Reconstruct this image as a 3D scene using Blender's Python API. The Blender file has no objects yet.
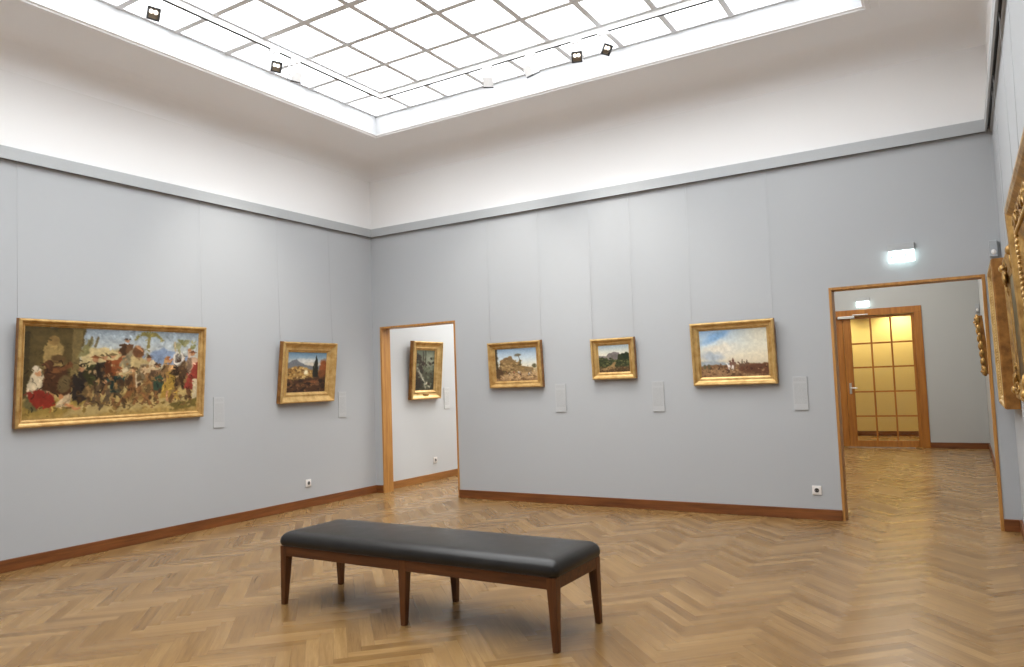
import bpy, bmesh, math, random
import numpy as np
from mathutils import Vector, Matrix, Euler

random.seed(4)
C = bpy.context.scene.collection
PI = math.pi
W = 6.859          # gallery width (x)
YF = -7.83         # near wall of the gallery
HALL_X, HALL_Y = 6.80, 7.03
ROOM_X1, HALL_X0 = 3.00, 3.15
T = .160           # thickness of the wall with the doorways
RAIL0, RAIL1 = 3.293, 3.397
CEIL = 4.29

# ------------------------------------------------------------------ materials
class N:
    """small helper to write node graphs"""
    def __init__(s, name):
        s.m = bpy.data.materials.new(name); s.m.use_nodes = True
        s.t = s.m.node_tree; s.t.nodes.clear()
        s.out = s.t.nodes.new('ShaderNodeOutputMaterial')
    def n(s, kind, **kw):
        nd = s.t.nodes.new(kind)
        for k, v in kw.items():
            if k.startswith('i_'): s.set(nd.inputs[k[2:].replace('_', ' ')], v)
            else: setattr(nd, k, v)
        return nd
    def set(s, sock, v):
        if isinstance(v, bpy.types.NodeSocket): s.t.links.new(v, sock)
        else: sock.default_value = v
    def math(s, op, a, b=None, c=None):
        nd = s.t.nodes.new('ShaderNodeMath'); nd.operation = op
        s.set(nd.inputs[0], a)
        if b is not None: s.set(nd.inputs[1], b)
        if c is not None: s.set(nd.inputs[2], c)
        return nd.outputs[0]
    def mixc(s, f, a, b, mode='MIX'):
        nd = s.t.nodes.new('ShaderNodeMix'); nd.data_type = 'RGBA'; nd.blend_type = mode
        s.set(nd.inputs[0], f); s.set(nd.inputs[6], a); s.set(nd.inputs[7], b)
        return nd.outputs[2]
    def comb(s, x, y, z):
        nd = s.t.nodes.new('ShaderNodeCombineXYZ')
        for i, v in enumerate((x, y, z)): s.set(nd.inputs[i], v)
        return nd.outputs[0]
    def ramp(s, f, stops):
        nd = s.t.nodes.new('ShaderNodeValToRGB'); s.set(nd.inputs[0], f)
        cr = nd.color_ramp
        while len(cr.elements) < len(stops): cr.elements.new(.5)
        for e, (p, c) in zip(cr.elements, stops): e.position = p; e.color = (*c, 1)
        return nd.outputs[0]
    def coords(s, kind='Object'):
        return s.t.nodes.new('ShaderNodeTexCoord').outputs[kind]
    def noise(s, vec, scale, detail=4, rough=.55):
        nd = s.n('ShaderNodeTexNoise'); s.set(nd.inputs['Vector'], vec)
        nd.inputs['Scale'].default_value = scale; nd.inputs['Detail'].default_value = detail
        nd.inputs['Roughness'].default_value = rough
        return nd.outputs[0]
    def mapping(s, vec, scale=(1, 1, 1), rot=(0, 0, 0)):
        nd = s.n('ShaderNodeMapping'); s.set(nd.inputs['Vector'], vec)
        nd.inputs['Scale'].default_value = scale; nd.inputs['Rotation'].default_value = rot
        return nd.outputs[0]
    def bump(s, h, strength=.1, dist=.01):
        nd = s.n('ShaderNodeBump'); s.set(nd.inputs['Height'], h)
        nd.inputs['Strength'].default_value = strength; nd.inputs['Distance'].default_value = dist
        return nd.outputs[0]
    def bsdf(s, color, rough=.5, metal=0., normal=None, spec=.5, **kw):
        nd = s.n('ShaderNodeBsdfPrincipled')
        s.set(nd.inputs['Base Color'], color if isinstance(color, bpy.types.NodeSocket) else (*color, 1))
        s.set(nd.inputs['Roughness'], rough); s.set(nd.inputs['Metallic'], metal)
        s.set(nd.inputs['Specular IOR Level'], spec)
        if normal is not None: s.set(nd.inputs['Normal'], normal)
        for k, v in kw.items(): s.set(nd.inputs[k], v)
        s.t.links.new(nd.outputs[0], s.out.inputs[0]); return nd

def lin(r, g, b):
    f = lambda c: (c/255/12.92 if c <= 10 else ((c/255+.055)/1.055)**2.4)
    return (f(r), f(g), f(b))

def plain(name, col, rough=.5, metal=0, spec=.5, nscale=60, namp=.05, bump=.0):
    g = N(name); co = g.coords()
    nz = g.noise(co, nscale, 3)
    f = g.math('MULTIPLY_ADD', nz, namp*2, 1-namp)
    c = g.mixc(1., (*col, 1), g.comb(f, f, f), 'MULTIPLY')
    nrm = g.bump(nz, bump, .004) if bump else None
    g.bsdf(c, rough, metal, nrm, spec); return g.m

def paint_wall(name, col):
    g = N(name); co = g.coords()
    big = g.noise(co, .9, 2); fine = g.noise(co, 160, 2)
    f = g.math('MULTIPLY_ADD', big, .05, .975)
    c = g.mixc(1., (*col, 1), g.comb(f, f, f), 'MULTIPLY')
    g.bsdf(c, .75, 0, g.bump(fine, .08, .002), .25); return g.m

def wood(name, c0, c1, axis=2, rough=.4, scale=1., spec=.4):
    g = N(name); co = g.coords()
    sc = [28*scale]*3; sc[axis] = 1.6*scale
    v = g.mapping(co, sc)
    a = g.noise(v, 1., 5, .6)
    fine = g.noise(v, 5., 3, .6)
    f = g.math('ADD', g.math('MULTIPLY', a, .75), g.math('MULTIPLY', fine, .25))
    c = g.ramp(f, [(.32, c0), (.66, c1)])
    g.bsdf(c, rough, 0, g.bump(fine, .06, .002), spec); return g.m

def gilt(name, c0, c1, rough=.36, bscale=55, bstr=.25, metal=.75):
    g = N(name); co = g.coords()
    a = g.noise(co, 14, 5, .6); b = g.noise(co, bscale, 4, .6)
    c = g.ramp(a, [(.3, c0), (.65, c1)])
    r = g.math('MULTIPLY_ADD', b, .25, rough-.1)
    g.bsdf(c, r, metal, g.bump(b, bstr, .004), .5); return g.m

def herringbone(name):
    L, n = .495, 7
    w = L/n
    g = N(name); co = g.coords()
    sp = g.n('ShaderNodeSeparateXYZ'); g.set(sp.inputs[0], co)
    x = g.math('SUBTRACT', sp.outputs[0], 6.61); y = sp.outputs[1]
    k0 = 1/(math.sqrt(2)*w)
    u = g.math('MULTIPLY', g.math('ADD', x, y), k0)
    v = g.math('MULTIPLY', g.math('SUBTRACT', y, x), k0)
    i = g.math('FLOOR', u); j = g.math('FLOOR', v)
    fu = g.math('SUBTRACT', u, i); fv = g.math('SUBTRACT', v, j)
    k = g.math('FLOORED_MODULO', g.math('ADD', g.math('SUBTRACT', i, j), .25), 2*n)
    k = g.math('FLOOR', k)
    hor = g.math('LESS_THAN', k, n-.5)
    ver = g.math('SUBTRACT', 1., hor)
    sel = lambda a, b: g.math('ADD', g.math('MULTIPLY', a, hor), g.math('MULTIPLY', b, ver))
    kn = g.math('SUBTRACT', k, float(n))
    along = sel(g.math('ADD', k, fu), g.math('ADD', kn, g.math('SUBTRACT', 1., fv)))
    across = sel(fv, fu)
    ida = sel(g.math('SUBTRACT', i, k), i); idb = sel(j, g.math('ADD', j, kn))
    wn = g.n('ShaderNodeTexWhiteNoise'); wn.noise_dimensions = '3D'
    g.set(wn.inputs[0], g.comb(ida, idb, g.math('MULTIPLY', hor, 7.)))
    rnd, rcol = wn.outputs[0], wn.outputs[1]
    rs = g.n('ShaderNodeSeparateXYZ'); g.set(rs.inputs[0], rcol)
    # straight border boards along the walls and in the doorways
    e1 = g.math('LESS_THAN', sp.outputs[0], .10)
    ay = g.math('ABSOLUTE', g.math('ADD', y, .02)); e2 = g.math('LESS_THAN', ay, .085)
    e3 = g.math('GREATER_THAN', sp.outputs[0], W-.10)
    edge = g.math('MAXIMUM', g.math('MAXIMUM', e1, e2), e3)
    # grain
    gv = g.comb(g.math('MULTIPLY_ADD', along, w*3.2, g.math('MULTIPLY', rs.outputs[0], 40.)),
                g.math('MULTIPLY', across, w*46.), g.math('MULTIPLY', rs.outputs[1], 60.))
    grain = g.noise(gv, 1., 5, .62)
    gf = g.comb(g.math('MULTIPLY_ADD', along, w*9., g.math('MULTIPLY', rs.outputs[2], 40.)),
                g.math('MULTIPLY', across, w*260.), g.math('MULTIPLY', rs.outputs[1], 60.))
    pores = g.noise(gf, 1., 3, .7)
    big = g.noise(co, .8, 2)
    f = g.math('ADD', g.math('ADD', g.math('MULTIPLY', grain, .50), g.math('MULTIPLY', rnd, .24)),
               g.math('ADD', g.math('MULTIPLY', pores, .22), g.math('MULTIPLY', big, .14)))
    c = g.ramp(f, FLOOR_RAMP)
    bn = g.noise(g.mapping(co, (9, 9, 9)), 1., 4)
    c = g.mixc(edge, c, g.ramp(bn, [(.3, FLOOR_RAMP[1][1]), (.7, FLOOR_RAMP[2][1])]))
    ga = g.math('LESS_THAN', across, .018)
    gb = g.math('LESS_THAN', along, .018)
    gap = g.math('MULTIPLY', g.math('MAXIMUM', ga, gb), g.math('SUBTRACT', 1., edge))
    c = g.mixc(g.math('MULTIPLY', gap, .55), c, (.07, .035, .014, 1))
    tx = sel(.7071, -.7071)
    tang = g.comb(tx, .7071, 0.)
    nrm = g.bump(pores, .05, .001)
    r = g.math('MULTIPLY_ADD', rs.outputs[1], .07, .24)
    b = g.bsdf(c, r, 0, nrm, .34)
    b.inputs['Anisotropic'].default_value = .45
    g.set(b.inputs['Tangent'], tang)
    return g.m

FLOOR_RAMP = [(.26, lin(92, 64, 34)), (.45, lin(126, 95, 56)), (.60, lin(141, 109, 67)), (.82, lin(166, 133, 88))]

def emitter(name, col, strength):
    g = N(name); e = g.n('ShaderNodeEmission')
    e.inputs[0].default_value = (*col, 1); e.inputs[1].default_value = strength
    g.t.links.new(e.outputs[0], g.out.inputs[0]); return g.m

def milk_glass(name, col, strength):
    # laylight panes with daylight and added fill panels, slightly uneven from pane to pane
    g = N(name); co = g.coords()
    sp = g.n('ShaderNodeSeparateXYZ'); g.set(sp.inputs[0], co)
    a = g.math('FLOOR', g.math('DIVIDE', g.math('SUBTRACT', sp.outputs[0], .84), .518))
    b = g.math('FLOOR', g.math('DIVIDE', g.math('ADD', sp.outputs[1], .82), .518))
    wn = g.n('ShaderNodeTexWhiteNoise'); g.set(wn.inputs[0], g.comb(a, b, 0.))
    st = g.math('MULTIPLY_ADD', wn.outputs[0], strength*.12, strength*.94)
    e = g.n('ShaderNodeEmission'); e.inputs[0].default_value = (*col, 1); g.set(e.inputs[1], st)
    g.t.links.new(e.outputs[0], g.out.inputs[0]); return g.m

def clear_glass(name):
    g = N(name); co = g.coords()
    tr = g.n('ShaderNodeBsdfTransparent'); tr.inputs[0].default_value = (.93, .94, .92, 1)
    gl = g.n('ShaderNodeBsdfGlossy'); gl.inputs['Roughness'].default_value = .03
    fr = g.n('ShaderNodeFresnel'); fr.inputs[0].default_value = 1.45
    mx = g.n('ShaderNodeMixShader')
    g.t.links.new(g.math('MULTIPLY', fr.outputs[0], .8), mx.inputs[0])
    g.t.links.new(tr.outputs[0], mx.inputs[1]); g.t.links.new(gl.outputs[0], mx.inputs[2])
    g.t.links.new(mx.outputs[0], g.out.inputs[0]); return g.m

def canvas_mat():
    g = N('oil_paint'); at = g.n('ShaderNodeAttribute'); at.attribute_name = 'pigment'
    co = g.coords(); nz = g.noise(co, 130, 4, .7)
    f = g.math('MULTIPLY_ADD', nz, .16, .92)
    c = g.mixc(1., at.outputs[0], g.comb(f, f, f), 'MULTIPLY')
    g.bsdf(c, .42, 0, g.bump(nz, .12, .002), .3); return g.m

def label_mat(card=(.45, .46, .465, 1)):
    # pale card with rows of small grey print too fine to read
    g = N('label_card'); co = g.coords()
    sp = g.n('ShaderNodeSeparateXYZ'); g.set(sp.inputs[0], co)
    z = sp.outputs[2]; x = sp.outputs[0]
    row = g.math('FRACT', g.math('MULTIPLY', z, 95.))
    ln = g.math('LESS_THAN', row, .42)
    brk = g.math('GREATER_THAN', g.noise(g.comb(g.math('MULTIPLY', x, 160.), 0., g.math('FLOOR', g.math('MULTIPLY', z, 95.))), 1., 2), .46)
    inx = g.math('LESS_THAN', g.math('ABSOLUTE', x), .053)
    z1 = g.math('MULTIPLY', g.math('LESS_THAN', z, .088), g.math('GREATER_THAN', z, -.10))
    z2 = g.math('MULTIPLY', g.math('LESS_THAN', z, .14), g.math('GREATER_THAN', z, .108))
    m = g.math('MULTIPLY', g.math('MULTIPLY', ln, brk), g.math('MULTIPLY', inx, g.math('MAXIMUM', z1, z2)))
    c = g.mixc(g.math('MULTIPLY', m, .45), card, (.22, .22, .23, 1))
    g.bsdf(c, .5, 0, None, .3); return g.m

def leather_mat():
    g = N('black_leather'); co = g.coords()
    v = g.n('ShaderNodeTexVoronoi'); g.set(v.inputs['Vector'], co); v.inputs['Scale'].default_value = 330
    nz = g.noise(co, 9, 3)
    r = g.math('MULTIPLY_ADD', nz, .12, .26)
    c = g.ramp(nz, [(.3, (.0115, .0102, .0092)), (.7, (.0175, .0158, .0142))])
    g.bsdf(c, r, 0, g.bump(v.outputs['Distance'], .10, .0012), .36); return g.m

M = {}
M['grey'] = paint_wall('grey_wall_paint', (.412, .426, .440))
M['white'] = paint_wall('white_wall_paint', (.81, .805, .80))
M['ceil'] = paint_wall('ceiling_paint', (.875, .875, .88))
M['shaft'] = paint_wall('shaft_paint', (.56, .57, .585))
M['hallgrey'] = paint_wall('hall_wall_paint', (.40, .405, .40))
M['room2'] = paint_wall('pale_wall_paint', (.535, .55, .56))
M['ochre'] = paint_wall('warm_corridor_paint', (.70, .56, .25))
M['rail'] = plain('picture_rail_paint', (.40, .415, .425), .5, 0, .4)
M['slot'] = plain('dark_slot', (.03, .03, .03), .5)
M['floor'] = herringbone('oak_herringbone')
M['base'] = wood('baseboard_wood', lin(82, 44, 18), lin(134, 80, 38), 0, .45)
M['base_y'] = wood('baseboard_wood_lengthwise', lin(82, 44, 18), lin(134, 80, 38), 1, .45)
M['base2'] = wood('pale_baseboard_wood', lin(118, 74, 30), lin(165, 112, 56), 1, .45)
M['casing'] = wood('oak_casing', lin(148, 99, 46), lin(192, 141, 76), 2, .4)
M['doorwood'] = wood('door_wood', lin(128, 76, 26), lin(172, 112, 46), 2, .35)
M['walnut'] = wood('walnut', lin(62, 33, 14), lin(108, 64, 32), 2, .36, 1.4)
M['walnut_x'] = wood('walnut_lengthwise', lin(58, 30, 13), lin(108, 64, 33), 0, .36, 1.4)
M['leather'] = leather_mat()
M['gold'] = gilt('gilding', lin(166, 126, 66), lin(204, 168, 108), .36, 55, .15, .45)
M['gold2'] = gilt('bright_gilding', lin(178, 140, 78), lin(212, 178, 118), .34, 55, .15, .45)
M['goldold'] = gilt('old_gilding', lin(120, 84, 36), lin(192, 152, 84), .38, 40, .4, .5)
M['goldbrown'] = gilt('brown_gilding', lin(112, 72, 28), lin(166, 114, 54), .4, 40, .2, .4)
M['canvas'] = canvas_mat()
M['liner'] = plain('dark_frame_edge', (.05, .035, .018), .6)
M['wire'] = plain('thin_steel_wire', (.42, .43, .44), .45, .3)
M['label'] = label_mat()
M['label_pale'] = label_mat((.58, .59, .59, 1))
M['plastic'] = plain('white_plastic', (.74, .71, .68), .4)
M['greyplastic'] = plain('grey_plastic', (.36, .38, .40), .45)
M['lightgrey'] = plain('light_grey_plastic', (.40, .415, .425), .5)
M['darkplastic'] = plain('dark_plastic', (.03, .03, .033), .45)
M['pit'] = plain('socket_well', (.035, .032, .03), .5)
M['steel'] = plain('brushed_steel', (.62, .61, .58), .3, .9)
M['trackwhite'] = plain('white_track_enamel', (.84, .84, .84), .4)
M['lampface'] = plain('lamp_reflector', (.20, .15, .10), .3, .5)
M['lens'] = emitter('lamp_lens', (1, .93, .82), 2.2)
M['bars'] = plain('glazing_bar_paint', (.80, .82, .85), .5)
M['glass'] = milk_glass('laylight_glass', (.97, .99, 1.0), 5.7)
M['room_fill'] = milk_glass('fill_panel_next_room', (1, .985, .95), 8.0)  # glow of the unseen panel added to brighten the small room
M['hall_fill'] = milk_glass('fill_panel_hall', (1, .97, .9), 4.5)  # glow of the unseen panel added to brighten the hall
M['clear'] = clear_glass('clear_glass')
M['exit'] = emitter('exit_sign_panel', (.80, 1.0, .99), 6.)
M['exitmark'] = emitter('exit_sign_mark', (.66, .95, .86), 1.1)
M['lampdisc'] = emitter('warm_lamp_disc', (1, .80, .42), 9.)

# ------------------------------------------------------------------ mesh helpers
def bm_box(bm, x0, x1, y0, y1, z0, z1, mi=0):
    v = [bm.verts.new((x, y, z)) for x in (x0, x1) for y in (y0, y1) for z in (z0, z1)]
    for f in ((0, 1, 3, 2), (4, 6, 7, 5), (0, 4, 5, 1), (2, 3, 7, 6), (0, 2, 6, 4), (1, 5, 7, 3)):
        bm.faces.new([v[i] for i in f]).material_index = mi
    return v

def bm_cyl(bm, p0, p1, r0, r1=None, seg=14, caps=True, mi=0):
    r1 = r0 if r1 is None else r1
    p0, p1 = Vector(p0), Vector(p1); d = (p1-p0).normalized()
    a = d.orthogonal().normalized(); b = d.cross(a)
    A = [bm.verts.new(p0+(a*math.cos(t)+b*math.sin(t))*r0) for t in [2*PI*i/seg for i in range(seg)]]
    B = [bm.verts.new(p1+(a*math.cos(t)+b*math.sin(t))*r1) for t in [2*PI*i/seg for i in range(seg)]]
    for i in range(seg):
        f = bm.faces.new((A[i], A[(i+1) % seg], B[(i+1) % seg], B[i])); f.smooth = True; f.material_index = mi
    if caps:
        bm.faces.new(A[::-1]).material_index = mi; bm.faces.new(B).material_index = mi

def bm_ball(bm, c, rx, ry, rz, rot=0., seg=10, rings=6, axis='Y'):
    ret = bmesh.ops.create_uvsphere(bm, u_segments=seg, v_segments=rings, radius=1)
    m = Matrix.Translation(c) @ Matrix.Rotation(rot, 4, axis) @ Matrix.Diagonal((rx, ry, rz, 1))
    bmesh.ops.transform(bm, matrix=m, verts=ret['verts'])
    for v in ret['verts']:
        for f in v.link_faces: f.smooth = True

def obj(name, bm, mats, parent=None, bevel=0, seg=2, smooth=False):
    bmesh.ops.recalc_face_normals(bm, faces=bm.faces)
    me = bpy.data.meshes.new(name); bm.to_mesh(me); bm.free()
    for m in (mats if isinstance(mats, (list, tuple)) else [mats]): me.materials.append(m)
    o = bpy.data.objects.new(name, me); C.objects.link(o)
    if parent: o.parent = parent
    if bevel:
        b = o.modifiers.new('edge', 'BEVEL'); b.width = bevel; b.segments = seg; b.limit_method = 'ANGLE'; b.angle_limit = math.radians(40)
    if smooth:
        for p in me.polygons: p.use_smooth = True
    return o

def boxobj(name, dims, mat, parent=None, bevel=0):
    bm = bmesh.new(); bm_box(bm, *dims); return obj(name, bm, mat, parent, bevel)

def tag(o, label, cat, group=None):
    o['label'] = label; o['category'] = cat
    if group: o['group'] = group
    return o

def thing(name, label, cat, loc=(0, 0, 0), rot=(0, 0, 0), group=None):
    o = bpy.data.objects.new(name, None); C.objects.link(o)
    o.empty_display_size = .1
    o.location = loc; o.rotation_euler = rot
    return tag(o, label, cat, group)

def struct(o, label=None, cat=None):
    o['kind'] = 'structure'
    if label: o['label'] = label
    if cat: o['category'] = cat
    return o

def profile_ring(bm, w, h, prof, mi=None):
    """sweep profile [(inset, out)] round a w x h rectangle centred in local x/z, standing out towards -y; mitred corners"""
    loops = []
    for k, (ins, out) in enumerate(prof):
        a, b = w/2-ins, h/2-ins
        loops.append([bm.verts.new((sx*a, -out, sz*b)) for sx, sz in ((-1, -1), (1, -1), (1, 1), (-1, 1))])
    for k in range(len(prof)-1):
        for i in range(4):
            f = bm.faces.new((loops[k][i], loops[k][(i+1) % 4], loops[k+1][(i+1) % 4], loops[k+1][i]))
            if mi: f.material_index = mi[k]
    return loops

# ------------------------------------------------------------------ the shell
def wall_piece(bm, axis, at, thick, a0, a1, holes, z_split, z1):
    """wall across a0..a1 (along the other axis) with doorway holes (h0,h1,ztop); material 0 below z_split, 1 above"""
    def bx(u0, u1, zz0, zz1, mi):
        if axis == 'y': bm_box(bm, u0, u1, at, at+thick, zz0, zz1, mi)
        else: bm_box(bm, at, at+thick, u0, u1, zz0, zz1, mi)
    u = a0
    for h0, h1, ht in sorted(holes):
        bx(u, h0, 0, z_split, 0); bx(h0, h1, ht, z_split, 0); u = h1
    bx(u, a1, 0, z_split, 0)
    if z1 > z_split: bx(a0, a1, z_split, z1, 1)

D1 = (.120, 1.312, 2.118)
D2 = (5.518, 6.733, 2.108)

bm = bmesh.new(); bm_box(bm, -.2, 7.1, YF-.2, 9.8, -.1, 0)
struct(obj('floor', bm, M['floor']))

bm = bmesh.new(); wall_piece(bm, 'x', -.2, .2, YF, 0, [], 3.34, 4.6)
struct(obj('wall_left', bm, [M['grey'], M['white']]))
bm = bmesh.new(); wall_piece(bm, 'x', W, .2, YF, 0, [], 3.34, 4.6)
struct(obj('wall_right', bm, [M['grey'], M['white']]))
bm = bmesh.new(); wall_piece(bm, 'y', 0, T, -.2, W+.2, [D1, D2], 3.34, 4.6)
struct(obj('wall_back', bm, [M['grey'], M['white']]))
bm = bmesh.new(); wall_piece(bm, 'y', YF-.2, .2, -.2, W+.2, [], 3.34, 4.6)
struct(obj('wall_front', bm, [M['grey'], M['white']]))

# ceiling with a rounded cove and the opening of the laylight
SX0, SX1, SY1 = .838, 6.018, -.806
SY0 = SY1-.518*12
GZ = 4.525
bm = bmesh.new()
loops = []
R = .25
cove = [(0, CEIL-R)] + [(R*(1-math.cos(a)), CEIL-R+R*math.sin(a)) for a in [PI/2*i/8 for i in range(1, 9)]]
for ins, z in cove:
    loops.append([bm.verts.new((x, y, z)) for x, y in ((ins, YF+ins), (W-ins, YF+ins), (W-ins, -ins), (ins, -ins))])
loops.append([bm.verts.new((x, y, CEIL)) for x, y in ((SX0, SY0), (SX1, SY0), (SX1, SY1), (SX0, SY1))])
for a, b in zip(loops[:-1], loops[1:]):
    for i in range(4):
        f = bm.faces.new((a[i], a[(i+1) % 4], b[(i+1) % 4], b[i]))
        f.smooth = True
me_top = loops[-1]
ceiling = struct(obj('ceiling', bm, M['ceil']))

# upright sides of the laylight opening and the stepped moulding round its foot
bm = bmesh.new()
ring = lambda o, z: [bm.verts.new((x, y, z)) for x, y in ((SX0-o, SY0-o), (SX1+o, SY0-o), (SX1+o, SY1+o), (SX0-o, SY1+o))]
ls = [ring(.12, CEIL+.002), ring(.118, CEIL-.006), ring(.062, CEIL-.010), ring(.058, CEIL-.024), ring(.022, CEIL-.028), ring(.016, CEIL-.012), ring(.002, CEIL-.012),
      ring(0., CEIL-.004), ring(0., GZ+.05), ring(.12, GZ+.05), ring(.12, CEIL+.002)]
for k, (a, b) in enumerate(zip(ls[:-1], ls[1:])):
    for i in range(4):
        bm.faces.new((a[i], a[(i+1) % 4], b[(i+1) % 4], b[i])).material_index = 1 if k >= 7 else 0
struct(obj('trim_1', bm, [M['ceil'], M['shaft']]))

# the laylight: one glass sheet above a grid of bars
win = bpy.data.objects.new('window_1', None); C.objects.link(win); struct(win)
bm = bmesh.new(); bm_box(bm, SX0, SX1, SY0, SY1, GZ, GZ+.012)
obj('glass_panel', bm, M['glass'], win)
bm = bmesh.new()
P = .518
for i in range(11):
    x = SX0+P*i; hw = .026 if 0 < i < 10 else .03
    bm_box(bm, max(x-hw, SX0), min(x+hw, SX1), SY0, SY1, GZ-.026, GZ)
for j in range(13):
    y = SY1-P*j; hw = (.032 if j in (4, 8) else .026) if 0 < j < 12 else .03
    bm_box(bm, SX0, SX1, max(y-hw, SY0), min(y+hw, SY1), GZ-.028, GZ)
obj('glazing_bars', bm, M['bars'], win)

# picture rails: a grey board with a slot along its foot
def rail(name, p0, p1, inward):
    """p0,p1 on the wall at floor level, inward = unit vector into the room"""
    bm = bmesh.new(); p0, p1, n = Vector(p0), Vector(p1), Vector(inward)
    prof = [(0, RAIL1), (.046, RAIL1), (.05, RAIL1-.004), (.05, RAIL0), (.036, RAIL0), (.036, RAIL0+.03), (.018, RAIL0+.03), (.018, RAIL0), (.0, RAIL0)]
    A = [bm.verts.new(p0+n*o+Vector((0, 0, z))) for o, z in prof]
    B = [bm.verts.new(p1+n*o+Vector((0, 0, z))) for o, z in prof]
    for i in range(len(prof)-1):
        f = bm.faces.new((A[i], A[i+1], B[i+1], B[i])); f.material_index = 1 if i in (4, 5, 6) else 0
    bm.faces.new(A); bm.faces.new(B)
    return struct(obj(name, bm, [M['rail'], M['slot']]))
rail('trim_2', (0, YF, 0), (0, 0, 0), (1, 0, 0))
rail('trim_3', (.05, 0, 0), (W-.05, 0, 0), (0, -1, 0))
rail('trim_4', (W, YF, 0), (W, 0, 0), (-1, 0, 0))
rail('trim_5', (.05, YF, 0), (W-.05, YF, 0), (0, 1, 0))

# baseboards
HB, TB = .097, .02
def baseboard(name, spans, mat):
    bm = bmesh.new()
    for s in spans: bm_box(bm, *s, 0, HB)
    return struct(obj(name, bm, mat, None, .004))
baseboard('baseboard_left', [(0, TB, YF, 0)], M['base_y'])
baseboard('baseboard_back', [(TB, D1[0], -TB, 0), (D1[1], D2[0], -TB, 0), (D2[1], W-TB, -TB, 0)], M['base'])
baseboard('baseboard_right', [(W-TB, W, YF, 0)], M['base_y'])
baseboard('baseboard_front', [(TB, W-TB, YF, YF+TB)], M['base'])

# doorway linings in oak
def lining(name, d):
    x0, x1, h = d; t = .024
    r = bpy.data.objects.new(name, None); C.objects.link(r); struct(r)
    boxobj('jamb', (x0, x0+t, -.006, T+.006, 0, h-t), M['casing'], r, .002)
    boxobj('jamb', (x1-t, x1, -.006, T+.006, 0, h-t), M['casing'], r, .002)
    boxobj('head_lining', (x0, x1, -.006, T+.006, h-t, h), M['casing'], r, .002)
    return r
lining('door_1', D1); lining('door_2', D2)

# the small room behind the left doorway and the hall behind the right one
bm = bmesh.new(); bm_box(bm, -.2, 0, T, HALL_Y, 0, 3.9); struct(obj('wall_room_left', bm, M['room2']))
bm = bmesh.new(); bm_box(bm, ROOM_X1, HALL_X0, T, HALL_Y, 0, 3.9); struct(obj('wall_partition', bm, M['room2']))
bm = bmesh.new(); bm_box(bm, HALL_X, HALL_X+.25, T, HALL_Y+2.7, 0, 3.9); struct(obj('wall_hall_right', bm, M['hallgrey']))
GD = (3.48, 5.962, 2.405)
bm = bmesh.new(); wall_piece(bm, 'y', HALL_Y, .16, -.2, HALL_X, [GD], 3.9, 3.9); struct(obj('wall_hall_back', bm, M['hallgrey']))
def room_ceiling(name, x0, x1, y0, y1, z, fill_rect, mat):
    bm = bmesh.new(); a, b, c, d = fill_rect
    for q in ((x0, a, y0, y1), (b, x1, y0, y1), (a, b, y0, c), (a, b, d, y1)): bm_box(bm, *q, z, z+.1)
    o = struct(obj(name, bm, M['ceil']))
    g = boxobj('fill_panel', (a, b, c, d, z+.06, z+.075), mat, o)  # emissive panel added out of view to light the side room
    return o
room_ceiling('ceiling_room', 0, ROOM_X1, T, HALL_Y, 3.8, (.5, 2.5, .8, 6.4), M['room_fill'])
room_ceiling('ceiling_hall', HALL_X0, HALL_X, T, HALL_Y, 3.8, (3.7, 6.2, .9, 6.3), M['hall_fill'])
baseboard('baseboard_room_left', [(0, TB, T+.006, HALL_Y)], M['base2'])
baseboard('baseboard_hall_back', [(GD[1], HALL_X-TB, HALL_Y-TB, HALL_Y), (HALL_X0, GD[0], HALL_Y-TB, HALL_Y)], M['base'])
baseboard('baseboard_hall_right', [(HALL_X-TB, HALL_X, T+.006, HALL_Y)], M['base_y'])

# corridor behind the glazed door
CY = 9.54
bm = bmesh.new(); bm_box(bm, 2.6, HALL_X, CY, CY+.15, 0, 3.2); struct(obj('wall_corridor_back', bm, M['ochre']))
bm = bmesh.new(); bm_box(bm, 2.45, 2.6, HALL_Y+.16, CY+.15, 0, 3.2); struct(obj('wall_corridor_left', bm, M['ochre']))
bm = bmesh.new(); bm_box(bm, 6.55, HALL_X, HALL_Y+.16, CY, 0, 3.2); struct(obj('wall_corridor_right', bm, M['ochre']))
bm = bmesh.new(); bm_box(bm, 2.45, HALL_X, HALL_Y+.16, CY+.15, 2.75, 2.9); struct(obj('ceiling_corridor', bm, M['ceil']))
baseboard('baseboard_corridor_back', [(2.6, 6.55, CY-TB, CY)], M['base'])

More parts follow.
